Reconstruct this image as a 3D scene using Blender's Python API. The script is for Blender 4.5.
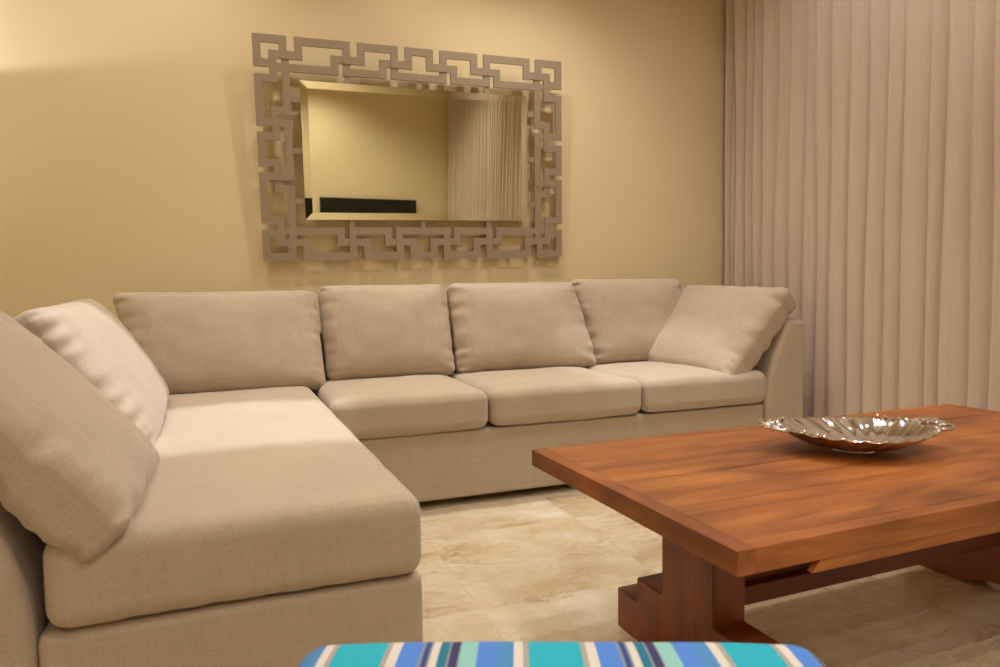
import bpy, bmesh, math, random
from math import sin, cos, tan, pi, radians, hypot, atan2, exp
from mathutils import Vector, Matrix, noise
random.seed(7)
for o in list(bpy.data.objects): bpy.data.objects.remove(o)
S = bpy.context.scene
COL = S.collection

# ------------------------------------------------------------------ camera
cam_d = bpy.data.cameras.new('camera'); cam = bpy.data.objects.new('camera', cam_d); COL.objects.link(cam)
YAW, PITCH, ROLL = radians(20.489), radians(-3.429), radians(-0.856)
fw = Vector((sin(YAW)*cos(PITCH), cos(YAW)*cos(PITCH), sin(PITCH)))
rt = Vector((cos(YAW), -sin(YAW), 0)); up = rt.cross(fw)
r2 = cos(ROLL)*rt + sin(ROLL)*up; u2 = -sin(ROLL)*rt + cos(ROLL)*up
cam.matrix_world = Matrix(((r2.x, u2.x, -fw.x, 0), (r2.y, u2.y, -fw.y, 0), (r2.z, u2.z, -fw.z, 0.9), (0, 0, 0, 1)))
cam_d.sensor_width = 36; cam_d.lens = 682.25/1000*36; cam_d.clip_start = 0.02
cam_d.dof.use_dof = True; cam_d.dof.focus_distance = 2.6; cam_d.dof.aperture_fstop = 5.0
S.camera = cam

# ------------------------------------------------------------------ world and exposure
w = bpy.data.worlds.new('world'); S.world = w; w.use_nodes = True
w.node_tree.nodes['Background'].inputs[0].default_value = (1, .85, .68, 1)
w.node_tree.nodes['Background'].inputs[1].default_value = .02
S.view_settings.view_transform = 'Standard'; S.view_settings.look = 'None'
S.view_settings.gamma = 1; S.view_settings.use_curve_mapping = False
S.view_settings.exposure = -0.05
CEIL = 3.3
WARM = (1.0, .94, .86); COOL = (1.0, .93, .93)
# recessed ceiling downlights, plus added front and left-wall fill: x, y, watts, half-angle, colour, blend
DOWN = [(-.2, 2.98, 75, 50, WARM), (.95, 2.90, 75, 52, WARM), (1.55, 2.90, 78, 48, WARM),
        (1.1, 1.6, 58, 48, WARM), (2.0, 1.4, 60, 60, WARM), (-.7, 1.9, 18, 65, WARM),
        (.95, -.5, 100, 75, WARM), (1.9, -.8, 80, 75, WARM), (-.7, -1.7, 100, 75, WARM), (.9, -2.0, 115, 72, WARM), (2.0, 2.2, 80, 70, COOL), (-.95, 2.5, 36, 65, WARM)]

# ------------------------------------------------------------------ material helpers
def lin(c):
    return tuple((v/12.92 if v <= .04045 else ((v+.055)/1.055)**2.4) for v in c)
def rgb(r, g, b): return lin((r/255, g/255, b/255)) + (1,)
class NT:
    def __init__(s, name):
        s.m = bpy.data.materials.new(name); s.m.use_nodes = True; s.t = s.m.node_tree
        s.b = s.t.nodes['Principled BSDF']
    def n(s, typ, **kw):
        nd = s.t.nodes.new(typ)
        for k, v in kw.items():
            if k in nd.inputs: nd.inputs[k].default_value = v
            else: setattr(nd, k, v)
        return nd
    def l(s, a, b): s.t.links.new(a, b)
    def ramp(s, fac, stops, interp='LINEAR'):
        r = s.n('ShaderNodeValToRGB'); r.color_ramp.interpolation = interp
        e = r.color_ramp.elements
        while len(e) > 1: e.remove(e[-1])
        e[0].position, e[0].color = stops[0]
        for p, c in stops[1:]:
            x = e.new(p); x.color = c
        s.l(fac, r.inputs[0]); return r.outputs[0]
    def mix(s, f, a, b, mode='MIX'):
        m = s.n('ShaderNodeMix', data_type='RGBA', blend_type=mode)
        for v, i in ((f, 0), (a, 6), (b, 7)):
            if hasattr(v, 'links'): s.l(v, m.inputs[i])
            else: m.inputs[i].default_value = v
        return m.outputs[2]
    def coord(s, scale=(1, 1, 1), rot=(0, 0, 0), which='Object'):
        c = s.n('ShaderNodeTexCoord'); m = s.n('ShaderNodeMapping'); s.l(c.outputs[which], m.inputs[0])
        m.inputs['Scale'].default_value = scale; m.inputs['Rotation'].default_value = rot
        return m.outputs[0]
    def noise(s, vec, scale, detail=4, rough=.5, dist=0):
        n = s.n('ShaderNodeTexNoise', Scale=scale, Detail=detail, Roughness=rough, Distortion=dist); s.l(vec, n.inputs['Vector']); return n.outputs[0]
    def bump(s, h, strength, dist, prev=None):
        b = s.n('ShaderNodeBump', Strength=strength, Distance=dist); s.l(h, b.inputs['Height'])
        if prev: s.l(prev, b.inputs['Normal'])
        return b.outputs[0]

def m_plain(name, col, rough=.5, metal=0.0, amp=.06, scale=20):
    k = NT(name); v = k.coord(); n = k.noise(v, scale)
    c2 = tuple(x*(1-amp) for x in col[:3]) + (1,)
    k.l(k.mix(n, c2, col), k.b.inputs['Base Color'])
    k.b.inputs['Roughness'].default_value = rough; k.b.inputs['Metallic'].default_value = metal
    return k.m
def m_wall(name, col):
    k = NT(name); v = k.coord(); n = k.noise(v, 1.3, 3); n2 = k.noise(v, 90, 3)
    c2 = tuple(x*.95 for x in col[:3]) + (1,)
    k.l(k.mix(n, c2, col), k.b.inputs['Base Color']); k.b.inputs['Roughness'].default_value = .75
    k.l(k.bump(n2, .06, .002), k.b.inputs['Normal']); return k.m
def m_fabric(name, col, thread=.13):
    k = NT(name); v = k.coord()
    nx = k.noise(k.coord((60, 60, 3.5)), 1.6, 3, .6); nz = k.noise(k.coord((4, 4, 90)), 1.6, 3, .6)
    nb = k.noise(v, 420, 2); blot = k.noise(v, 5, 3)
    dark = tuple(x*(1-thread*1.8) for x in col[:3]) + (1,); lite = tuple(min(1, x*(1+thread)) for x in col[:3]) + (1,)
    a = k.mix(nx, dark, lite); b = k.mix(nz, dark, lite); c = k.mix(.5, a, b)
    c = k.mix(k.ramp(nb, [(.3, (.80, .80, .80, 1)), (.7, (1.1, 1.1, 1.1, 1))]), (0, 0, 0, 1), c)
    bl = k.ramp(blot, [(.3, (.93, .93, .93, 1)), (.7, (1, 1, 1, 1))])
    c = k.mix(1.0, c, bl, 'MULTIPLY')
    k.l(c, k.b.inputs['Base Color']); k.b.inputs['Roughness'].default_value = .9
    k.b.inputs['Sheen Weight'].default_value = .25; k.b.inputs['Sheen Roughness'].default_value = .5
    nrm = k.bump(nb, .25, .0015); nrm = k.bump(nx, .12, .002, nrm)
    k.l(nrm, k.b.inputs['Normal']); return k.m
def m_wood(name, c1, c2, c3, axis='x', rough=.32):
    k = NT(name)
    sc = {'x': (1.2, 9, 9), 'y': (9, 1.2, 9), 'z': (9, 9, 1.2)}[axis]
    n = k.noise(k.coord(sc), 1.3, 6, .6, 1.2); sc2 = tuple(s*9 if s > 5 else s*3 for s in sc)
    g = k.noise(k.coord(sc2), 1.2, 4, .6, .3); big = k.noise(k.coord((1.6, 3, 3)), 1.3, 3, .5, .5)
    c = k.ramp(n, [(.25, c1), (.5, c2), (.75, c3)])
    c = k.mix(1.0, c, k.ramp(g, [(.3, (.78, .74, .72, 1)), (.65, (1, 1, 1, 1))]), 'MULTIPLY')
    c = k.mix(1.0, c, k.ramp(big, [(.3, (.52, .44, .40, 1)), (.5, (.95, .95, .95, 1)), (.62, (1.15, 1.12, 1.05, 1)), (.8, (1.0, .9, .85, 1))]), 'MULTIPLY')
    k.l(c, k.b.inputs['Base Color']); k.b.inputs['Roughness'].default_value = rough
    r = k.ramp(n, [(.2, (rough-.06,)*3+(1,)), (.8, (rough+.1,)*3+(1,))]); k.l(r, k.b.inputs['Roughness'])
    k.l(k.bump(g, .12, .001), k.b.inputs['Normal']); return k.m
def m_emit(name, col, st):
    k = NT(name); k.b.inputs['Base Color'].default_value = col
    k.b.inputs['Emission Color'].default_value = col; k.b.inputs['Emission Strength'].default_value = st; return k.m

M = {}
M['wall'] = m_wall('cream_yellow_paint', rgb(227, 207, 163))
M['ceiling'] = m_wall('ceiling_paint', rgb(238, 226, 208))
M['fabric'] = m_fabric('linen_fabric', rgb(196, 178, 154))
M['pillow'] = m_fabric('pillow_fabric', rgb(196, 176, 153), .15)
M['wood_x'] = m_wood('wood_long', rgb(112, 60, 27), rgb(162, 96, 43), rgb(190, 124, 60), 'x', .42)
M['wood_y'] = m_wood('wood_cross', rgb(108, 57, 26), rgb(150, 86, 40), rgb(176, 110, 56), 'y', .42)
M['wood_z'] = m_wood('wood_leg', rgb(96, 46, 26), rgb(132, 68, 38), rgb(152, 84, 48), 'z', .4)
M['wood_dark'] = m_wood('wood_stretcher', rgb(84, 40, 22), rgb(112, 56, 32), rgb(130, 70, 42), 'x', .45)
M['silverleaf'] = m_plain('taupe_silver_leaf', rgb(164, 147, 124), .5, .25, .14, 30)
M['white'] = m_plain('white_enamel', rgb(235, 230, 222), .4)
M['black'] = m_plain('black_plastic', rgb(14, 14, 14), .25)
M['darkgrey'] = m_plain('dark_plastic', rgb(24, 24, 24), .5)
M['brass'] = m_plain('brushed_bronze', rgb(120, 96, 60), .35, 1.0)
M['glass_shade'] = m_emit('glowing_frosted_bowl', (.80, .86, .68, 1), 8.0)
M['lamp'] = m_emit('lamp_lens', (1, .85, .62, 1), 12)
M['feltfoot'] = m_plain('dark_foot', rgb(40, 28, 20), .6)
def m_screen():
    k = NT('screen_glass'); k.b.inputs['Base Color'].default_value = (.004, .006, .005, 1); k.b.inputs['Roughness'].default_value = .12; return k.m
M['screen'] = m_screen()
def m_mirror():
    k = NT('mirror_silvering'); v = k.coord(); n = k.noise(v, 3)
    k.l(k.mix(n, (.86, .88, .74, 1), (.87, .89, .76, 1)), k.b.inputs['Base Color'])
    k.b.inputs['Metallic'].default_value = 1; k.b.inputs['Roughness'].default_value = .0; return k.m
M['mirror'] = m_mirror()
def m_silver():
    k = NT('polished_silver'); v = k.coord(); n = k.noise(v, 60, 3)
    k.b.inputs['Base Color'].default_value = (.86, .86, .89, 1); k.b.inputs['Metallic'].default_value = 1
    k.l(k.ramp(n, [(.3, (.04,)*3+(1,)), (.8, (.11,)*3+(1,))]), k.b.inputs['Roughness']); return k.m
M['silver'] = m_silver()
def m_floor():
    k = NT('travertine_tiles')
    v = k.coord((1, 1, 1), (0, 0, radians(0)))
    br = k.n('ShaderNodeTexBrick', offset=0.0, squash=1.0); k.l(v, br.inputs['Vector'])
    br.inputs['Scale'].default_value = 1.0; br.inputs['Brick Width'].default_value = .6; br.inputs['Row Height'].default_value = .6
    br.inputs['Mortar Size'].default_value = .0012; br.inputs['Mortar Smooth'].default_value = .3; br.inputs['Bias'].default_value = 0
    br.inputs['Color1'].default_value = (.0, .0, .0, 1); br.inputs['Color2'].default_value = (1, 1, 1, 1); br.inputs['Mortar'].default_value = (.5, .5, .5, 1)
    # per-tile offset for the stone pattern
    off = k.n('ShaderNodeVectorMath', operation='MULTIPLY_ADD'); k.l(br.outputs['Color'], off.inputs[0]); off.inputs[1].default_value = (7, 3, 5); k.l(v, off.inputs[2])
    pv = off.outputs[0]
    st = k.n('ShaderNodeMapping'); k.l(pv, st.inputs[0]); st.inputs['Scale'].default_value = (1, 2.0, 1); st.inputs['Rotation'].default_value = (0, 0, .35)
    a = k.noise(st.outputs[0], 1.7, 7, .6, .8); b = k.noise(st.outputs[0], 4.5, 8, .65, 1.5)
    c = k.ramp(a, [(.3, rgb(186, 160, 118)), (.45, rgb(208, 188, 154)), (.6, rgb(216, 202, 174)), (.72, rgb(230, 222, 204))])
    vein = k.ramp(b, [(.475, (1, 1, 1, 1)), (.497, (.50, .40, .24, 1)), (.503, (.66, .55, .38, 1)), (.525, (1, 1, 1, 1))])
    mask = k.ramp(k.noise(pv, 2.3, 3, .5), [(.46, (0, 0, 0, 1)), (.58, (1, 1, 1, 1))])
    c = k.mix(mask, c, k.mix(1.0, c, vein, 'MULTIPLY'))
    wv = k.ramp(k.noise(st.outputs[0], 3.1, 8, .7, 2.0), [(.49, (0, 0, 0, 1)), (.5, (.55, .55, .55, 1)), (.515, (0, 0, 0, 1))])
    c = k.mix(wv, c, rgb(240, 232, 215))
    c = k.mix(k.ramp(br.outputs['Fac'], [(0, (0, 0, 0, 1)), (1, (.45, .45, .45, 1))]), c, rgb(150, 126, 90))
    k.l(c, k.b.inputs['Base Color']); k.b.inputs['Roughness'].default_value = .28
    k.l(k.ramp(b, [(.3, (.22,)*3+(1,)), (.7, (.36,)*3+(1,))]), k.b.inputs['Roughness'])
    return k.m
M['floor'] = m_floor()
def m_curtain():
    k = NT('linen_curtain'); a = k.noise(k.coord((160, 160, 1.2)), 1.3, 4, .6); b = k.noise(k.coord((30, 30, 220)), 1.5, 2)
    c = k.mix(a, rgb(184, 165, 146), rgb(212, 194, 176)); c = k.mix(k.ramp(b, [(.3, (0, 0, 0, 1)), (.8, (.25, .25, .25, 1))]), c, rgb(176, 150, 126))
    k.l(c, k.b.inputs['Base Color']); k.b.inputs['Roughness'].default_value = .85; k.b.inputs['Sheen Weight'].default_value = .2
    k.l(k.bump(a, .12, .002), k.b.inputs['Normal']); return k.m
M['curtain'] = m_curtain()
def m_stripes():
    k = NT('blue_striped_canvas'); c = k.n('ShaderNodeTexCoord'); sx = k.n('ShaderNodeSeparateXYZ'); k.l(c.outputs['Object'], sx.inputs[0])
    m1 = k.n('ShaderNodeMath', operation='MULTIPLY_ADD'); k.l(sx.outputs[0], m1.inputs[0]); m1.inputs[1].default_value = 1/.243; m1.inputs[2].default_value = 10.16
    m2 = k.n('ShaderNodeMath', operation='FRACT'); k.l(m1.outputs[0], m2.inputs[0])
    teal = rgb(30, 188, 214); tan_ = rgb(180, 172, 164); cream = rgb(232, 226, 218); blue = rgb(84, 144, 238); navy = rgb(54, 76, 140)
    dteal = rgb(24, 126, 156); gr = rgb(142, 156, 174); pur = rgb(62, 58, 106); mint = rgb(152, 214, 210); steel = rgb(80, 150, 214)
    st = [(0, teal), (.262, tan_), (.29, cream), (.34, blue), (.452, gr), (.468, navy), (.496, gr), (.506, cream), (.546, dteal), (.59, gr), (.604, pur), (.648, gr), (.656, mint), (.742, blue), (.84, steel), (.925, cream), (.972, tan_)]
    col = k.ramp(m2.outputs[0], st, 'CONSTANT')
    nb = k.noise(c.outputs['Object'], 500, 2)
    col = k.mix(1.0, col, k.ramp(nb, [(.3, (.88, .88, .88, 1)), (.7, (1, 1, 1, 1))]), 'MULTIPLY')
    k.l(col, k.b.inputs['Base Color']); k.b.inputs['Roughness'].default_value = .8; k.l(k.bump(nb, .2, .001), k.b.inputs['Normal']); return k.m
M['stripes'] = m_stripes()

# ------------------------------------------------------------------ mesh helpers
def link(name, bm, mat, parent=None, smooth=False, loc=None, kind=None):
    bmesh.ops.recalc_face_normals(bm, faces=bm.faces)
    me = bpy.data.meshes.new(name); bm.to_mesh(me); bm.free()
    if mat: me.materials.append(mat)
    if smooth:
        for p in me.polygons: p.use_smooth = True
    o = bpy.data.objects.new(name, me); COL.objects.link(o)
    if parent: o.parent = parent
    if loc: o.location = loc
    if kind: o['kind'] = kind
    return o
def empty(name, loc, rz=0):
    o = bpy.data.objects.new(name, None); COL.objects.link(o); o.location = loc; o.rotation_euler.z = rz; o.empty_display_size = .1; return o
def tag(o, label, cat, group=None):
    o['label'] = label; o['category'] = cat
    if group: o['group'] = group
    return o
def box(bm, x0, x1, y0, y1, z0, z1, bev=0.0, seg=2):
    t = bmesh.new(); r = bmesh.ops.create_cube(t, size=1)
    for v in t.verts: v.co = Vector((x0+(v.co.x+.5)*(x1-x0), y0+(v.co.y+.5)*(y1-y0), z0+(v.co.z+.5)*(z1-z0)))
    if bev: bmesh.ops.bevel(t, geom=t.edges[:], offset=bev, segments=seg, affect='EDGES', profile=.6)
    merge(bm, t)
def merge(bm, t):
    me = bpy.data.meshes.new('tmp'); t.to_mesh(me); t.free(); bm.from_mesh(me); bpy.data.meshes.remove(me)
def quad(bm, *ps):
    bm.faces.new([bm.verts.new(p) for p in ps])
def lathe(bm, prof, n=32, cx=0, cy=0):
    rings = []
    for r, z in prof:
        rings.append([bm.verts.new((cx+r*cos(2*pi*i/n), cy+r*sin(2*pi*i/n), z)) for i in range(n)])
    for a, b in zip(rings, rings[1:]):
        for i in range(n): bm.faces.new((a[i], a[(i+1) % n], b[(i+1) % n], b[i]))
    for ring in (rings[0], rings[-1]):
        bm.faces.new(ring)
def tube(bm, pts, rad, n=8):
    pts = [Vector(p) for p in pts]; rings = []
    for i, p in enumerate(pts):
        d = (pts[min(i+1, len(pts)-1)]-pts[max(i-1, 0)]).normalized()
        a = d.cross(Vector((0, 0, 1)));
        if a.length < .05: a = d.cross(Vector((1, 0, 0)))
        a.normalize(); b = d.cross(a); r = rad[i] if isinstance(rad, (list, tuple)) else rad
        rings.append([bm.verts.new(p+r*(cos(2*pi*j/n)*a+sin(2*pi*j/n)*b)) for j in range(n)])
    for a, b in zip(rings, rings[1:]):
        for i in range(n): bm.faces.new((a[i], a[(i+1) % n], b[(i+1) % n], b[i]))
    bm.faces.new(rings[0]); bm.faces.new(rings[-1])
def prism(bm, poly, f0, f1):
    """poly: list of 2-D points; f0/f1 map them to the two end planes"""
    a = [bm.verts.new(f0(*p)) for p in poly]; b = [bm.verts.new(f1(*p)) for p in poly]; n = len(poly)
    bm.faces.new(a); bm.faces.new(b[::-1])
    for i in range(n): bm.faces.new((a[i], b[i], b[(i+1) % n], a[(i+1) % n]))

def cushion_bm(W, D, H, r=.05, crown=.04, pinch=.0, gather=.0, seed=0, N=30, sag=.0, taper=0.0, trap=0.0, lump=.006, corner=0.0):
    """box cushion: width W (x), depth D (y), thickness H (z, centred); crown bulges both faces"""
    bm = bmesh.new(); bmesh.ops.create_cube(bm, size=2)
    bmesh.ops.subdivide_edges(bm, edges=bm.edges[:], cuts=N, use_grid_fill=True)
    hx, hy, hz = W/2, D/2, H/2; rr = min(r, hz*.98)
    for v in bm.verts:
        q = [math.copysign(1-(1-abs(c))**1.45, c) for c in v.co]
        p = Vector((q[0]*hx, q[1]*hy, q[2]*hz))
        core = Vector((max(-hx+rr, min(hx-rr, p.x)), max(-hy+rr, min(hy-rr, p.y)), max(-hz+rr, min(hz-rr, p.z))))
        d = p-core
        if d.length > 1e-7: p = core+d.normalized()*rr
        u, t = p.x/hx, p.y/hy
        f = (1-abs(u)**2.6)*(1-abs(t)**2.6)
        s = p.z/hz
        # sides pull in between the corners
        p.x *= 1-pinch*(1-t*t)*abs(u); p.y *= 1-pinch*(1-u*u)*abs(t)
        cn = max(0, abs(u)*abs(t)-.5)*2
        p.z *= 1-corner*(max(abs(u), abs(t))**5) - corner*.35*cn
        p.z += s*crown*f
        p.x += (-t)*trap*(u if u > 0 else 0)
        e = max(abs(u), abs(t)); 
        if gather:
            along = p.y if abs(u) > abs(t) else p.x
            key = seed*3.1+(5 if abs(u) > abs(t) else 0)+(2 if u+t > 0 else 0)
            wv = abs(noise.noise(Vector((along*42, key, 0))))+.5*abs(noise.noise(Vector((along*88, key, 2.0))))
            ln = .5+.5*noise.noise(Vector((along*9, key, 7)))        # uneven pucker length
            side = abs(u) > abs(t)
            band = (1-min(abs(u), abs(t))**8)*exp(-((1-e)*min(hx, hy)/(.018+.036*ln))**2)*(1 if side else .45)
            dent = (wv-.22)*gather*3.0*band
            p.z -= s*dent
            if side: p.x -= math.copysign(dent*.3, u)
            else: p.y -= math.copysign(dent*.5, t)
        nn = noise.noise(Vector((p.x*4+seed, p.y*4, seed*2.3)))+.5*noise.noise(Vector((p.x*11, p.y*11+seed, 3)))
        p.z += s*lump*nn*(1.0 if e < .9 else .4)
        p.z -= sag*f
        if taper and u > 0: p.x -= taper*(t+1)/2*u
        v.co = p
    return bm
def frame_matrix(origin, xa, ya):
    xa = Vector(xa).normalized(); ya = Vector(ya); ya = (ya-xa*ya.dot(xa)).normalized(); za = xa.cross(ya)
    m = Matrix((xa, ya, za)).transposed().to_4x4(); m.translation = Vector(origin); return m

# ------------------------------------------------------------------ the room
XL, XR, YF, YB = -2.0, 3.05, -2.8, 3.6
def plane_struct(name, pts, mat, thick):
    bm = bmesh.new(); xs = [p[0] for p in pts]; ys = [p[1] for p in pts]; zs = [p[2] for p in pts]
    box(bm, xs[0], xs[1], ys[0], ys[1], zs[0], zs[1]); return link(name, bm, mat, kind='structure')
plane_struct('floor', [(XL-.1, YF-.1, -.1), (XR+.1, YB+.1, 0)], M['floor'], 0)
plane_struct('wall_back', [(XL-.1, YB, 0), (XR+.1, YB+.1, CEIL)], M['wall'], 0)
plane_struct('wall_front', [(XL-.1, YF-.1, 0), (XR+.1, YF, CEIL)], M['wall'], 0)
plane_struct('wall_left', [(XL-.1, YF, 0), (XL, YB, CEIL)], M['wall'], 0)
plane_struct('wall_right', [(XR, YF, 0), (XR+.1, YB, CEIL)], M['wall'], 0)
plane_struct('baseboard_left', [(XL, YF, 0), (XL+.014, YB, .09)], M['white'], 0)
plane_struct('baseboard_front', [(XL+.014, YF, 0), (XR, YF+.014, .09)], M['white'], 0)
# ceiling with two square cut-outs for the deep recessed projectors
PROJ = [(.15, 2.33, -.62, .36, 1.925, 2.74, 290, 'above the left wing of the sofa'), (1.80, 2.25, 1.50, 2.26, 2.62, 3.34, 175, 'above the floor before the right sofa seat')]
SLOTS = []
for (sx, sy, px0, px1, py0, py1, watts, where) in PROJ:     # lamp 25 cm above the ceiling, aperture framed so that its beam lands on the seat
    k_ = .25/(CEIL+.25-.50); xa, xb = (px0-sx)*k_, (px1-sx)*k_; ya, yb = (py0-sy)*k_, (py1-sy)*k_
    SLOTS.append((sx+(xa+xb)/2, sy+(ya+yb)/2, xb-xa, yb-ya))
def ceiling():
    xs = sorted([XL-.1, XR+.1]+[v for s in SLOTS for v in (s[0]-s[2]/2, s[0]+s[2]/2)])
    ys = sorted([YF-.1, YB+.1]+[v for s in SLOTS for v in (s[1]-s[3]/2, s[1]+s[3]/2)])
    bm = bmesh.new()
    for a, b in zip(xs, xs[1:]):
        for c, d in zip(ys, ys[1:]):
            cx, cy = (a+b)/2, (c+d)/2
            if any(abs(cx-s[0]) < s[2]/2 and abs(cy-s[1]) < s[3]/2 for s in SLOTS): continue
            quad(bm, (a, c, CEIL), (a, d, CEIL), (b, d, CEIL), (b, c, CEIL))
            quad(bm, (a, c, CEIL+.02), (b, c, CEIL+.02), (b, d, CEIL+.02), (a, d, CEIL+.02))
    link('ceiling', bm, M['ceiling'], kind='structure')
ceiling()
for (sx, sy, px0, px1, py0, py1, watts, where) in PROJ:
    t = tag(empty('framing_projector', (sx, sy, CEIL)), 'square recessed framing spotlight in the ceiling ' + where, 'ceiling light')
    bm = bmesh.new(); h = .3
    for (x0, x1, y0, y1) in ((-.12, -.11, -.12, .12), (.11, .12, -.12, .12), (-.12, .12, -.12, -.11), (-.12, .12, .11, .12)):
        box(bm, x0, x1, y0, y1, .021, h)
    box(bm, -.12, .12, -.12, .12, h, h+.01)
    link('housing', bm, M['darkgrey'], t)
    bm = bmesh.new(); lathe(bm, [(.02, h-.03), (.03, h-.02), (.03, h)], 16); link('lamp_holder', bm, M['black'], t)
    L = bpy.data.lights.new('projector_bulb', 'SPOT'); L.energy = watts; L.spot_size = radians(60); L.spot_blend = .2; L.shadow_soft_size = .006; L.color = (.84, .93, 1.0)
    o = bpy.data.objects.new('projector_bulb', L); COL.objects.link(o); o.location = (sx, sy, CEIL+.25)
dl0 = None
dl_names = ['over the corner of the sofa', 'over the middle of the back wall', 'over the right seat of the sofa', 'over the left end of the coffee table', 'over the right end of the coffee table',
            'over the front of the left wing', 'added as front fill just behind the camera', 'added as front fill behind the camera, beside the curtain', 'added as front fill near the left wall and the television wall', 'before the television wall', 'beside the curtain near the sofa arm', 'added to brighten the left wall, over the back of the left wing near the floor lamp']
for i, (x, y, watts, half, colr) in enumerate(DOWN):
    if dl0 is None:
        t = dl0 = empty('recessed_downlight', (x, y, CEIL))
        bm = bmesh.new(); lathe(bm, [(.040, -.001), (.055, -.006), (.058, -.001)], 28); link('trim_ring', bm, M['white'], t, True)
        bm = bmesh.new(); lathe(bm, [(.0395, -.0075), (.0395, -.0065)], 24); link('lens', bm, M['lamp'], t)
        kids = list(t.children)
    else:
        t = dl0.copy(); COL.objects.link(t); t.location = (x, y, CEIL)
        for c in kids:
            k_ = c.copy(); COL.objects.link(k_); k_.parent = t
    tag(t, 'white round recessed downlight ' + dl_names[i], 'ceiling light', 'recessed downlights in the ceiling')
    L = bpy.data.lights.new('downlight_bulb', 'SPOT'); L.energy = watts; L.spot_size = radians(half*2); L.spot_blend = .7; L.shadow_soft_size = .035; L.color = colr
    o = bpy.data.objects.new('downlight_bulb', L); COL.objects.link(o); o.location = (x, y, CEIL-.012)

# torchiere in the corner, left of the frame: its opaque bowl cuts the light on the wall
TX, TY, TZ = -1.5, 3.2, 1.76
t = tag(empty('torchiere_floor_lamp', (TX, TY, 0)), 'bronze torchiere with an upturned bowl in the back left corner', 'floor lamp')
bm = bmesh.new(); lathe(bm, [(.14, 0), (.14, .012), (.05, .03), (.014, .05)], 32); link('base', bm, M['brass'], t, True)
bm = bmesh.new(); lathe(bm, [(.011, .045), (.011, TZ-.11)], 16); link('pole', bm, M['brass'], t, True)
bm = bmesh.new(); R_ = .16; dz = .2*R_
lathe(bm, [(.012, TZ-.12), (.06, TZ-.105), (.12, TZ-.055), (R_, TZ+dz), (R_-.005, TZ+dz), (.115, TZ-.05), (.06, TZ-.095), (.012, TZ-.11)], 48); link('bowl_shade', bm, M['glass_shade'], t, True)
bm = bmesh.new(); lathe(bm, [(.002, TZ-.108), (.016, TZ-.08), (.022, TZ-.045), (.018, TZ-.02), (.003, TZ-.012)], 16); link('bulb', bm, M['white'], t, True)
L = bpy.data.lights.new('torchiere_glow', 'POINT'); L.energy = 19; L.shadow_soft_size = .008; L.color = (.82, .82, 1.0)
o = bpy.data.objects.new('torchiere_glow', L); COL.objects.link(o); o.location = (TX, TY, TZ)

# ------------------------------------------------------------------ television on the wall opposite the mirror
t = tag(empty('television', (1.72, YF, 1.22)), 'wide black flat television mounted on the wall opposite the mirror', 'television')
bm = bmesh.new(); box(bm, -.68, .68, .03, .07, -.39, .39, .004); link('bezel', bm, M['darkgrey'], t)
bm = bmesh.new(); box(bm, -.668, .668, .0702, .0725, -.375, .378); link('screen', bm, M['screen'], t)
bm = bmesh.new(); box(bm, -.2, .2, .0, .03, -.2, .2, .003); link('wall_bracket', bm, M['darkgrey'], t)

# ------------------------------------------------------------------ curtain
def fold_profile(t):
    # plan offset of one pleat (0..1): quick step out, slow return
    if t < .12: s = t/.12; return .5-.5*cos(pi*s)
    s = (t-.12)/.88; return .45*(1-s)+.55*(1-s**2.2)
ys = [3.552, 3.505, 3.45, 3.388, 3.311, 3.231, 3.14, 3.026, 2.928, 2.831, 2.737, 2.625, 2.519, 2.42, 2.326, 2.201, 2.127, 2.014, 1.916]
y = ys[-1]
while y > YF+.12: y -= random.uniform(.075, .125); ys.append(y)
def curtain():
    bm = bmesh.new(); nz = 26; Z0, Z1 = .015, CEIL-.05; cols = []
    K = 12; seq = []
    for i in range(len(ys)-1):
        amp = .058*(.8+.4*random.random())
        for j in range(K): seq.append((i, j/K, amp))
    seq.append((len(ys)-1, 0, .03))
    for (i, tt, amp) in seq:
        col = []
        for kz in range(nz+1):
            z = Z0+(Z1-Z0)*kz/nz
            sh = .014*noise.noise(Vector((i*.9, z*.7, 0))) if i else 0
            sh2 = .014*noise.noise(Vector(((i+1)*.9, z*.7, 0)))
            ya = ys[i]+sh; yb = (ys[i+1]+sh2) if i+1 < len(ys) else ya
            a2 = amp*(1+.35*noise.noise(Vector((i*1.3, z*.8, 5))))
            x = 2.902-fold_profile(tt)*a2+.006*noise.noise(Vector((i*.4+tt, z*1.1, 9)))
            col.append(bm.verts.new((x, ya+(yb-ya)*tt, z)))
        cols.append(col)
    for a, b in zip(cols, cols[1:]):
        for k_ in range(nz): bm.faces.new((a[k_], b[k_], b[k_+1], a[k_+1]))
    return bm
t = tag(empty('pleated_curtain', (0, 0, 0)), 'floor length beige pleated linen curtain covering the right side wall', 'curtain')
o = link('fabric', curtain(), M['curtain'], t, True)
md = o.modifiers.new('thick', 'SOLIDIFY'); md.thickness = .0015
bm = bmesh.new(); box(bm, 2.84, 2.92, YF+.06, 3.57, CEIL-.045, CEIL-.0, .003); link('ceiling_track', bm, M['white'], t)

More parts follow.
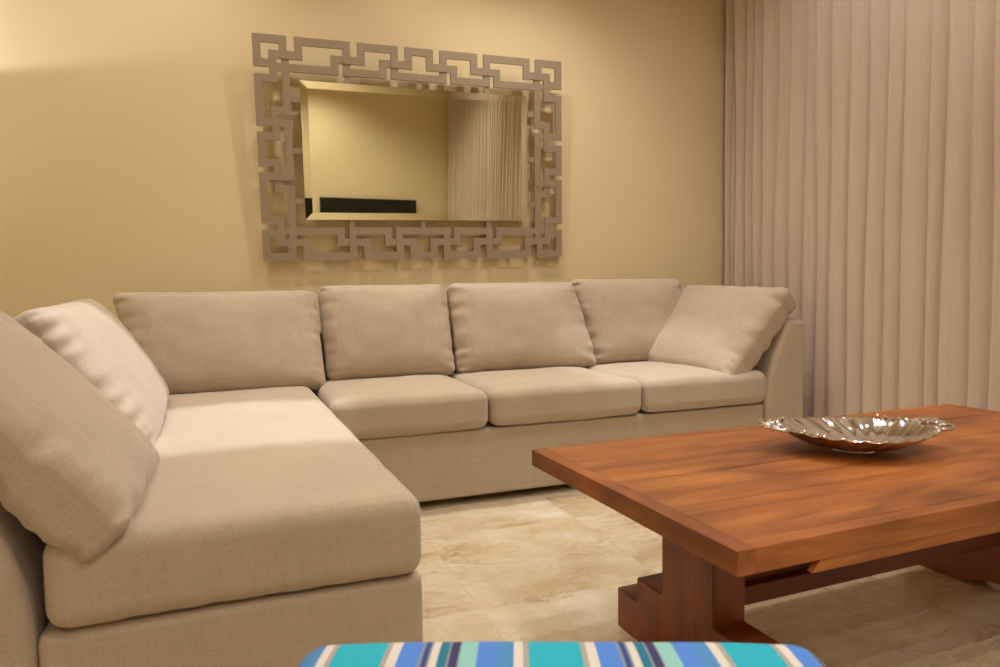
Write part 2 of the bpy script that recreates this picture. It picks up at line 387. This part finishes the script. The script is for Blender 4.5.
# ------------------------------------------------------------------ mirror with fretwork frame
t = empty('wall_mirror', (.897, 3.6-.052, 1.625)); tag(t, 'wide rectangular mirror in a taupe Greek key frame hung above the sofa', 'mirror'); t.scale = (.983, .983, .978)
t.rotation_euler = (radians(2.95), radians(-1.05), 0)
BW = .038
def fret(W2, H2):
    outer_l, inner_l, mid = [], [], []
    # segments in (a,b) along each side, measured from -half to +half
    HX = [(-.825, -.665), (-.63, -.358), (-.322, -.112), (-.076, .076), (.112, .322), (.358, .63), (.665, .825)]
    HZ = [(-.55, -.396), (-.362, -.112), (-.084, .084), (.112, .362), (.396, .55)]
    segA, segB = [], []      # (x0,z0,x1,z1) centre lines; A = outer layer, B = inner layer
    e = BW/2; LO = .019; LM = .019+.072; LI = LM+.058; off = .06
    def put(lst, side, a, la, b, lb):
        def P(s, lv):
            return {'t': (s, H2-lv), 'b': (s, -H2+lv), 'l': (-W2+lv, s), 'r': (W2-lv, s)}[side]
        lst.append(P(a, la)+P(b, lb))
    stubs = []
    for side, U, half in (('t', HX, W2), ('b', HX, W2), ('l', HZ, H2), ('r', HZ, H2)):
        n = len(U); c = n//2
        for i, (a, b) in enumerate(U):
            a_, b_ = a+e, b-e
            if i == 0: a_ = -half+LO
            if i == n-1: b_ = half-LO
            put(segA, side, a_, LO, b_, LO)
            if i > 0: put(segA, side, a_, LO, a_, LM)
            if i < n-1:
                put(segA, side, b_, LO, b_, LM); put(segA, side, b_, LM, U[i+1][0]+e, LM)
        # inner chain
        A = [u[0]+e for u in U]; B = [u[1]-e for u in U]
        for i in range(1, n-1):
            if i < c: x0, x1 = (B[i-1] if i > 1 else -half+LM), B[i]-off
            elif i == c: x0, x1 = B[c-1], A[c+1]
            else: x0, x1 = A[i]+off, (A[i+1] if i < n-2 else half-LM)
            put(segB, side, x0, LI, x1, LI)
            if i < c:
                put(segB, side, x1, LI, x1, LM); put(segB, side, x1, LM, B[i], LM)
                put(segB, side, B[i], LM, B[i], LI)
            if i > c:
                put(segB, side, x0, LI, x0, LM); put(segB, side, x0, LM, A[i], LM)
                put(segB, side, A[i], LM, A[i], LI)
        pos = [B[1], 0, A[n-2]] if n == 7 else [-.25, 0, .25]
        for s_ in pos: stubs.append((side, s_))
        # corner links on the middle level
        for sgn in (-1, 1):
            s0 = sgn*(half-LM); s1 = A[1] if sgn < 0 else B[n-2]
            put(segA, side, s0, LM, s1, LM)
    return segA, segB, stubs, LI
segA, segB, stubs, LI = fret(.825, .55)
def bars(segs, y0, y1, grow):
    """the union of all bars of one layer as a single clean plate with holes"""
    h_ = BW/2-grow; rects = [(min(a, c)-h_, min(b, d)-h_, max(a, c)+h_, max(b, d)+h_) for a, b, c, d in segs]
    def uniq(v):
        out = []
        for x in sorted(v):
            if not out or x-out[-1] > 1e-4: out.append(x)
        return out
    X = uniq([r[0] for r in rects]+[r[2] for r in rects]); Z = uniq([r[1] for r in rects]+[r[3] for r in rects])
    full = {}
    for i in range(len(X)-1):
        for j in range(len(Z)-1):
            cx, cz = (X[i]+X[i+1])/2, (Z[j]+Z[j+1])/2
            full[i, j] = any(r[0] < cx < r[2] and r[1] < cz < r[3] for r in rects)
    bm = bmesh.new(); vs = {}
    def V(i, j, k):
        if (i, j, k) not in vs: vs[i, j, k] = bm.verts.new((X[i], y0 if k == 0 else y1, Z[j]))
        return vs[i, j, k]
    for (i, j), f in full.items():
        if not f: continue
        bm.faces.new((V(i, j, 0), V(i+1, j, 0), V(i+1, j+1, 0), V(i, j+1, 0)))
        bm.faces.new((V(i, j, 1), V(i, j+1, 1), V(i+1, j+1, 1), V(i+1, j, 1)))
        for di, dj, p, q in ((-1, 0, (i, j), (i, j+1)), (1, 0, (i+1, j), (i+1, j+1)), (0, -1, (i, j), (i+1, j)), (0, 1, (i, j+1), (i+1, j+1))):
            if not full.get((i+di, j+dj), False): bm.faces.new((V(*p, 0), V(*q, 0), V(*q, 1), V(*p, 1)))
    return bm
link('outer_fretwork', bars(segA, -.016, -.002, 0), M['silverleaf'], t)
link('inner_fretwork', bars(segB, -.012, .004, .0006), M['silverleaf'], t)
GX, GZ = .6115, .3435
for side, s_ in stubs:
    h_ = .014; bm = bmesh.new()
    if side == 't': box(bm, s_-h_, s_+h_, -.008, .003, GZ-.02, .55-LI)
    if side == 'b': box(bm, s_-h_, s_+h_, -.008, .003, -.55+LI, -GZ+.02)
    if side == 'l': box(bm, -.825+LI, -GX+.02, -.008, .003, s_-h_, s_+h_)
    if side == 'r': box(bm, GX-.02, .825-LI, -.008, .003, s_-h_, s_+h_)
    link('stub_bar', bm, M['silverleaf'], t)
bm = bmesh.new(); bv = .036; rise = bv*tan(radians(2.6)); y0 = -.012
o4 = [(-GX, -GZ), (GX, -GZ), (GX, GZ), (-GX, GZ)]; i4 = [(-GX+bv, -GZ+bv), (GX-bv, -GZ+bv), (GX-bv, GZ-bv), (-GX+bv, GZ-bv)]
vo = [bm.verts.new((x, y0-rise, z)) for x, z in o4]; vi = [bm.verts.new((x, y0, z)) for x, z in i4]; vb = [bm.verts.new((x, y0+.006, z)) for x, z in o4]
bm.faces.new(vi); bm.faces.new(vb[::-1])
for i in range(4):
    bm.faces.new((vo[i], vo[(i+1) % 4], vi[(i+1) % 4], vi[i])); bm.faces.new((vb[i], vb[(i+1) % 4], vo[(i+1) % 4], vo[i]))
link('mirror_glass', bm, M['mirror'], t)
bm = bmesh.new(); box(bm, -GX+.03, GX-.03, -.005, .012, -GZ+.03, GZ-.03); link('backing_board', bm, M['feltfoot'], t)
for sx in (-.5, .5):
    bm = bmesh.new(); box(bm, sx-.012, sx+.012, -.003, .022, -.548, -.524); link('wall_spacer', bm, M['feltfoot'], t)

# ------------------------------------------------------------------ sectional sofa
t = tag(empty('sectional_sofa', (0, 0, 0)), 'L-shaped beige linen sectional sofa body along back wall and left side', 'sofa')
ZB = .035
bm = bmesh.new(); box(bm, .30, 2.43, 2.725, 3.45, ZB, .322, .014, 3); link('seat_base', bm, M['fabric'], t, True)
bm = bmesh.new(); box(bm, -.366, .336, 1.385, 3.45, ZB, .305, .022, 3); link('seat_base', bm, M['fabric'], t, True)
def slanted(x_in0, x_in1, x_out, y0, y1, top, r=.035):
    """panel whose inner face leans outward going up, rounded top, extruded along y"""
    bm = bmesh.new(); sg = 1 if x_out > x_in0 else -1; poly = []
    poly.append((x_out, ZB)); poly.append((x_in0, ZB)); poly.append((x_in0, .30))
    for i in range(1, 9):
        f = i/8; poly.append((x_in0+(x_in1-x_in0)*(f**1.3)-sg*.012*sin(pi*f), .30+(top-r-.30)*f))
    for i in range(1, 7):
        a = pi/2*i/6; poly.append((x_in1+sg*(r-r*cos(a)), top-r+r*sin(a)))
    for i in range(0, 7):
        a = pi/2*i/6; poly.append((x_out-sg*(r-r*sin(a)), top-r+r*cos(a)))
    n = len(poly); area = sum(poly[k][0]*poly[(k+1) % n][1]-poly[(k+1) % n][0]*poly[k][1] for k in range(n)); sgn = 1 if area > 0 else -1
    nrm = []
    for k in range(n):
        (ax, az), (bx, bz), (cx, cz) = poly[k-1], poly[k], poly[(k+1) % n]
        v = Vector((-(cz-az), cx-ax))*sgn; v.normalize(); nrm.append(v)      # inward
    R0 = .03; rings = []
    prof = [(R0*(1-sin(pi/2*q/6)), R0*(1-cos(pi/2*q/6))) for q in range(7)]
    prof = [(ins, y0+dy) for ins, dy in prof]+[(ins, y1-dy) for ins, dy in reversed(prof)]
    for ins, yy in prof: rings.append([bm.verts.new((p[0]+v.x*ins, yy, p[1]+v.y*ins)) for p, v in zip(poly, nrm)])
    for a, b in zip(rings, rings[1:]):
        for k in range(n): bm.faces.new((a[k], a[(k+1) % n], b[(k+1) % n], b[k]))
    bm.faces.new(rings[0]); bm.faces.new(rings[-1])
    return bm
link('right_arm', slanted(2.437, 2.56, 2.69, 2.715, 3.56, .745), M['fabric'], t, True)
sofa = t
link('left_backrest', slanted(-.368, -.50, -.66, 1.375, 3.56, .745), M['fabric'], t, True)
bm = bmesh.new(); box(bm, -.5, 2.5, 3.46, 3.575, ZB, .72, .03, 3); link('back_panel', bm, M['fabric'], t, True)
bm_feet = [(-.55, 1.5), (.24, 1.5), (-.55, 3.45), (.5, 2.85), (1.5, 2.85), (2.58, 2.82), (2.58, 3.45)]
for (x, y) in bm_feet:
    bm = bmesh.new(); lathe(bm, [(.022, 0), (.026, ZB+.003)], 16, x, y); link('foot', bm, M['feltfoot'], t)

for c in sofa.children:
    wn = c.modifiers.new('wn', 'WEIGHTED_NORMAL'); wn.keep_sharp = True; wn.weight = 90
def cushion(name, bm, mat, mtx, label, cat, group):
    o = link(name, bm, mat, None, True); o.matrix_world = mtx; tag(o, label, cat, group)
    md = o.modifiers.new('sub', 'SUBSURF'); md.levels = 1; md.render_levels = 1
    return o
G1 = 'seat cushions of the sectional sofa'; G2 = 'loose back cushions on the sectional sofa'
def seat(x0, x1, y0, y1, z0, z1, label, seed, crown=.018, **kw):
    bm = cushion_bm(x1-x0, y1-y0, z1-z0, r=.045, crown=crown, pinch=.008, gather=.0035, seed=seed, lump=.005, **kw)
    cushion('seat_cushion', bm, M['fabric'], Matrix.Translation(((x0+x1)/2, (y0+y1)/2, (z0+z1)/2)), label, 'seat cushion', G1)
seat(.300, .958, 2.685, 3.40, .325, .490, 'beige seat cushion against the corner, under the second back cushion', 1)
seat(.964, 1.710, 2.685, 3.40, .328, .492, 'middle beige seat cushion of the back row, seen behind the coffee table corner', 2)
seat(1.716, 2.430, 2.685, 3.40, .330, .492, 'beige seat cushion next to the right arm, brightly lit, under the tilted pillow', 3)
seat(-.352, .338, 1.355, 3.38, .308, .486, 'very long beige chaise seat cushion running to the back wall', 4, crown=.014, N=40, taper=.065)

def standing(x0b, x1b, x0t, x1t, zb, zt, yb, yt, T, label, seed, mat=None, **kw):
    """back cushion standing on the seat: x range at bottom and top, y of front face at bottom and top"""
    W = ((x1b-x0b)+(x1t-x0t))/2; b = Vector(((x0b+x1b)/2, yb, zb)); tp = Vector(((x0t+x1t)/2, yt, zt))
    D = (tp-b).length
    bm = cushion_bm(W, D, T, seed=seed, **kw)
    sh = tp-b; upv = Vector((0, sh.y, sh.z)).normalized(); xa = Vector((1, 0, 0))
    dw = ((x1b-x0b)-(x1t-x0t))
    for v in bm.verts:
        v.co.x = v.co.x*(1-(dw/W)*(v.co.y/D)) + v.co.y/D*sh.x
    za = xa.cross(upv)        # points toward -y (the camera)
    m = frame_matrix((b+tp)/2-za*T/2, xa, upv)
    return cushion('back_cushion', bm, mat or M['pillow'], m, label, 'cushion', G2)
KW = dict(r=.05, crown=.034, pinch=.012, gather=.013, corner=.35, lump=.009)
standing(-.42, .345, -.55, .328, .492, .945, 3.16, 3.33, .17, 'widest beige back cushion, in the corner left of the others', 11, **KW)
standing(.352, .990, .332, .970, .505, .965, 3.22, 3.34, .17, 'beige back cushion below the left part of the mirror', 12, **KW)
standing(.99, 1.80, .98, 1.70, .505, .968, 3.22, 3.33, .17, 'beige back cushion leaning left below the right part of the mirror', 13, **KW)
standing(1.79, 2.46, 1.69, 2.42, .505, .980, 3.27, 3.36, .17, 'narrow upright beige back cushion half hidden by the tilted right pillow', 14, **KW)

def leaning(B0, B1, T0, T1, T, label, seed, flip, cat_name='throw_pillow', grp=G2, **kw):
    """pillow whose visible face has bottom edge B0-B1 and top edge T0-T1"""
    B0, B1, T0, T1 = map(Vector, (B0, B1, T0, T1))
    W = ((B1-B0).length+(T1-T0).length)/2; bc = (B0+B1)/2; tc = (T0+T1)/2; D = (tc-bc).length
    xa = ((B1-B0)+(T1-T0)).normalized(); upv = tc-bc; shx = upv.dot(xa); upv = (upv-xa*shx).normalized(); za = xa.cross(upv)
    bm = cushion_bm(W, D, T, seed=seed, **kw); wb, wt = (B1-B0).length, (T1-T0).length
    for v in bm.verts: v.co.x = v.co.x*(1+(wt-wb)/W*v.co.y/D)+v.co.y/D*shx
    m = frame_matrix((bc+tc)/2-za*T/2, xa, upv)
    return cushion(cat_name, bm, M['pillow'], m, label, 'pillow', grp)
KP = dict(r=.045, crown=.045, pinch=.02, gather=.018, corner=.15, lump=.009)
KQ = dict(r=.035, crown=.030, pinch=.01, gather=.024, corner=.15, lump=.009)
G3 = 'big loose pillows on the sofa'
# right pillow: face looks left (-x) and toward the camera. x axis must run far -> near so that za points to -x
leaning((2.13, 3.40, .50), (2.10, 2.69, .495), (2.38, 3.40, .965), (2.60, 2.70, .92), .17, 'puffy beige pillow tilted against the right arm before the curtain', 21, 1, grp=G3, **KP)
leaning((-.150, 1.335, .505), (-.225, 1.95, .50), (-.57, 1.36, .915), (-.52, 1.96, .900), .135, 'nearest big beige pillow leaning at the left edge of the photo', 22, 1, grp=G3, **KQ)
leaning((-.21, 2.02, .49), (-.28, 3.08, .49), (-.49, 2.04, .885), (-.55, 3.04, .94), .17, 'long beige pillow between the nearest left pillow and the corner cushion', 23, 1, grp=G3, **KP)

# ------------------------------------------------------------------ coffee table
TW, TL, TH = .795, 1.642, .478
# local frame: +x along the length, -y towards the camera (across the width); origin under the far left corner
t = tag(empty('coffee_table', (.71, 1.671, 0), radians(1.5)), 'large reddish brown wooden trestle coffee table with stepped feet', 'coffee table')
bw = .036; z0 = TH-.044
bm = bmesh.new()
rows = [0.036, .19, .375, .57, TW-.036]
for a, b in zip(rows, rows[1:]):
    box(bm, .0375, TL-.0375, -b+.0006, -a-.0006, z0, TH-.0004, .0012, 1)
link('plank', bm, M['wood_x'], t)
bm = bmesh.new(); box(bm, 0, .037, -TW, 0, z0-.0001, TH, .0025, 2); link('end_board', bm, M['wood_y'], t)
bm = bmesh.new(); box(bm, TL-.037, TL, -TW, 0, z0-.0001, TH, .0025, 2); link('end_board', bm, M['wood_y'], t)
for ya, yb in ((-.0355, -.0005), (-TW+.0005, -TW+.0355)):
    bm = bmesh.new(); box(bm, .0373, TL-.0373, ya, yb, z0, TH-.0001, .002, 2); link('edge_board', bm, M['wood_x'], t)
for yy in (-.014, -TW+.004):
    bm = bmesh.new()
    prism(bm, [(.165, z0-.022), (.185, z0), (TL-.185, z0), (TL-.165, z0-.022)][::1], lambda a, b: (a, yy, b), lambda a, b: (a, yy+.012, b)); link('apron_strip', bm, M['wood_x'], t)
def foot_profile():
    h1, h2 = .105, .168
    L = [(.105, 0), (.105, h1), (.198, h1), (.198, h2), (.305, h2), (.305, z0), (.492, z0), (.492, h2), (.598, h2), (.598, h1), (.69, h1), (.69, 0), (.50, 0)]
    for i in range(1, 8): a = i/8; L.append((.50-.2*a, .032*sin(pi*a)**.6))
    L.append((.30, 0)); return L
for l0 in (.201, 1.30):
    bm = bmesh.new(); prism(bm, foot_profile(), lambda s, z: (l0, -s, z), lambda s, z: (l0+.088, -s, z))
    bmesh.ops.recalc_face_normals(bm, faces=bm.faces)
    bmesh.ops.bevel(bm, geom=[e for e in bm.edges if e.calc_face_angle(0) > .8], offset=.0025, segments=2, affect='EDGES')
    link('stepped_leg', bm, M['wood_z'], t)
bm = bmesh.new(); box(bm, .289, 1.30, -.435, -.36, .168, .212, .003); box(bm, .289, 1.30, -.410, -.385, .212, z0); link('stretcher', bm, M['wood_dark'], t)

# ------------------------------------------------------------------ silver dish
ctr = Vector((1.475, 1.325, TH)); ang = atan2(-.20, .51)
t = tag(empty('silver_serving_dish', ctr, ang), 'oval fluted silver serving dish with ornate scroll handles on the coffee table', 'dish')
RX, RY, HH = .192, .162, .052; NF = 24
def dish():
    bm = bmesh.new(); n = NF*10; prof = [(.0, .012), (.12, .012), (.28, .0125), (.42, .015), (.55, .020), (.68, .027), (.80, .038), (.90, .049), (.97, .058), (1.0, .061)]
    def ring(f, z, out, th):
        vs = []
        for i in range(n):
            a = 2*pi*i/n; sw = a+.55*(1-f)      # swirled flutes
            k_ = abs(sin(NF*sw/2))               # cusped ridges between lobes
            amp = .0050*min(1, max(0, (f-.22)/.3))
            zz = z-amp*(k_**.7)+amp*.5
            rr = f*(1+.014*(k_-.5)*(f**4))
            zz += .004*cos(2*a)*f**3
            vs.append(bm.verts.new((RX*rr*cos(a)*(1+out), RY*rr*sin(a)*(1+out), zz-th)))
        return vs
    top = [ring(max(f, .001), z, 0, 0) for f, z in prof]
    bot = [ring(max(f, .001), z, .004, .0028) for f, z in prof]
    for R in (top, bot):
        for a, b in zip(R, R[1:]):
            for i in range(n): bm.faces.new((a[i], a[(i+1) % n], b[(i+1) % n], b[i]))
    for i in range(n): bm.faces.new((top[-1][i], top[-1][(i+1) % n], bot[-1][(i+1) % n], bot[-1][i]))
    return bm
link('fluted_bowl', dish(), M['silver'], t, True)
bm = bmesh.new(); n = 48
for (r0, z_0), (r1, z_1) in (((.28, .0), (.25, .013)), ((.25, .013), (.22, .012)), ((.22, .012), (.25, .0)), ((.25, .0), (.28, .0))):
    a = [bm.verts.new((RX*r0*cos(2*pi*i/n), RY*r0*sin(2*pi*i/n), z_0)) for i in range(n)]
    b = [bm.verts.new((RX*r1*cos(2*pi*i/n), RY*r1*sin(2*pi*i/n), z_1)) for i in range(n)]
    for i in range(n): bm.faces.new((a[i], a[(i+1) % n], b[(i+1) % n], b[i]))
link('foot_ring', bm, M['silver'], t, True)
def blob(bm, p, r, sx=1, sy=1, sz=1, rz=0):
    tb = bmesh.new(); bmesh.ops.create_icosphere(tb, subdivisions=2, radius=r)
    c, s_ = cos(rz), sin(rz)
    for v in tb.verts:
        q = Vector((v.co.x*sx, v.co.y*sy, v.co.z*sz)); v.co = Vector((q.x*c-q.y*s_, q.x*s_+q.y*c, q.z))+Vector(p)
    merge(bm, tb)
def handle(sg):
    bm = bmesh.new(); rnd = random.Random(4 if sg > 0 else 9); z = .062
    # two C-scrolls leaving the rim and meeting at the tip, a leaf between them
    for sd in (-1, 1):
        pts = []; rad = []
        for i in range(17):
            f = i/16; a = f*1.35*pi
            pts.append((sg*(RX-.004+.040*sin(min(a, pi/2)) - (.012*sin(a-pi/2) if a > pi/2 else 0)), sd*(.060-.052*f+.010*sin(a*2)), z+.006*sin(a))); rad.append(.0048*(1-.45*f)+.001)
        tube(bm, pts, rad, 8)
        for i in range(7):       # rim leaves running back along the edge
            a = sd*(.22+i*.105); rr = 1.01
            p = (sg*RX*rr*cos(a), RY*rr*sin(a), z+.001)
            blob(bm, p, .0075-.0006*i, 1.5, .8, .7, a+sd*1.2*(1 if sg > 0 else -1)); blob(bm, (p[0]*.975, p[1]*.975, z+.004), .0038)
    for i in range(9):
        blob(bm, (sg*(RX+.004+.028*rnd.random()), rnd.uniform(-.038, .038), z+rnd.uniform(.002, .009)), rnd.uniform(.005, .0085), 1.4, .8, .7, rnd.random()*3)
    blob(bm, (sg*(RX+.030), 0, z+.006), .011, 1.5, 1.0, .7); blob(bm, (sg*(RX+.024), .006, z+.014), .0055)
    for sd in (-1, 1): blob(bm, (sg*(RX+.036), sd*.016, z+.002), .009, 1.2, .9, .6, sd*.6)
    return bm
for sg in (-1, 1): link('scroll_handle', handle(sg), M['silver'], t, True)

# ------------------------------------------------------------------ striped ottoman in the foreground
oc = Vector((.363, .774, 0)); oa = atan2(.663-.884, .636-.089)
t = tag(empty('striped_ottoman', (oc.x, oc.y, 0), oa), 'ottoman with blue, teal and cream striped canvas top in the foreground', 'ottoman')
OW, OD = .60, .46
bm = cushion_bm(OW+.085, OD, .10, r=.045, crown=.022, pinch=.006, gather=.0015, seed=31, lump=.002, N=34)
for v in bm.verts: v.co += Vector((0, -OD/2+.035, .395))
o = link('striped_cushion', bm, M['stripes'], t, True)
md = o.modifiers.new('sub', 'SUBSURF'); md.levels = 1; md.render_levels = 1
bm = bmesh.new(); box(bm, -OW/2-.01, OW/2+.01, -OD+.05, .015, .26, .336, .01, 3); link('upholstered_frame', bm, M['fabric'], t, True)
for sx in (-1, 1):
    for yy in (-.02, -OD+.085):
        bm = bmesh.new(); x = sx*(OW/2-.04); lathe(bm, [(.014, 0), (.022, .262)], 16, x, yy); link('leg', bm, M['wood_z'], t, True)
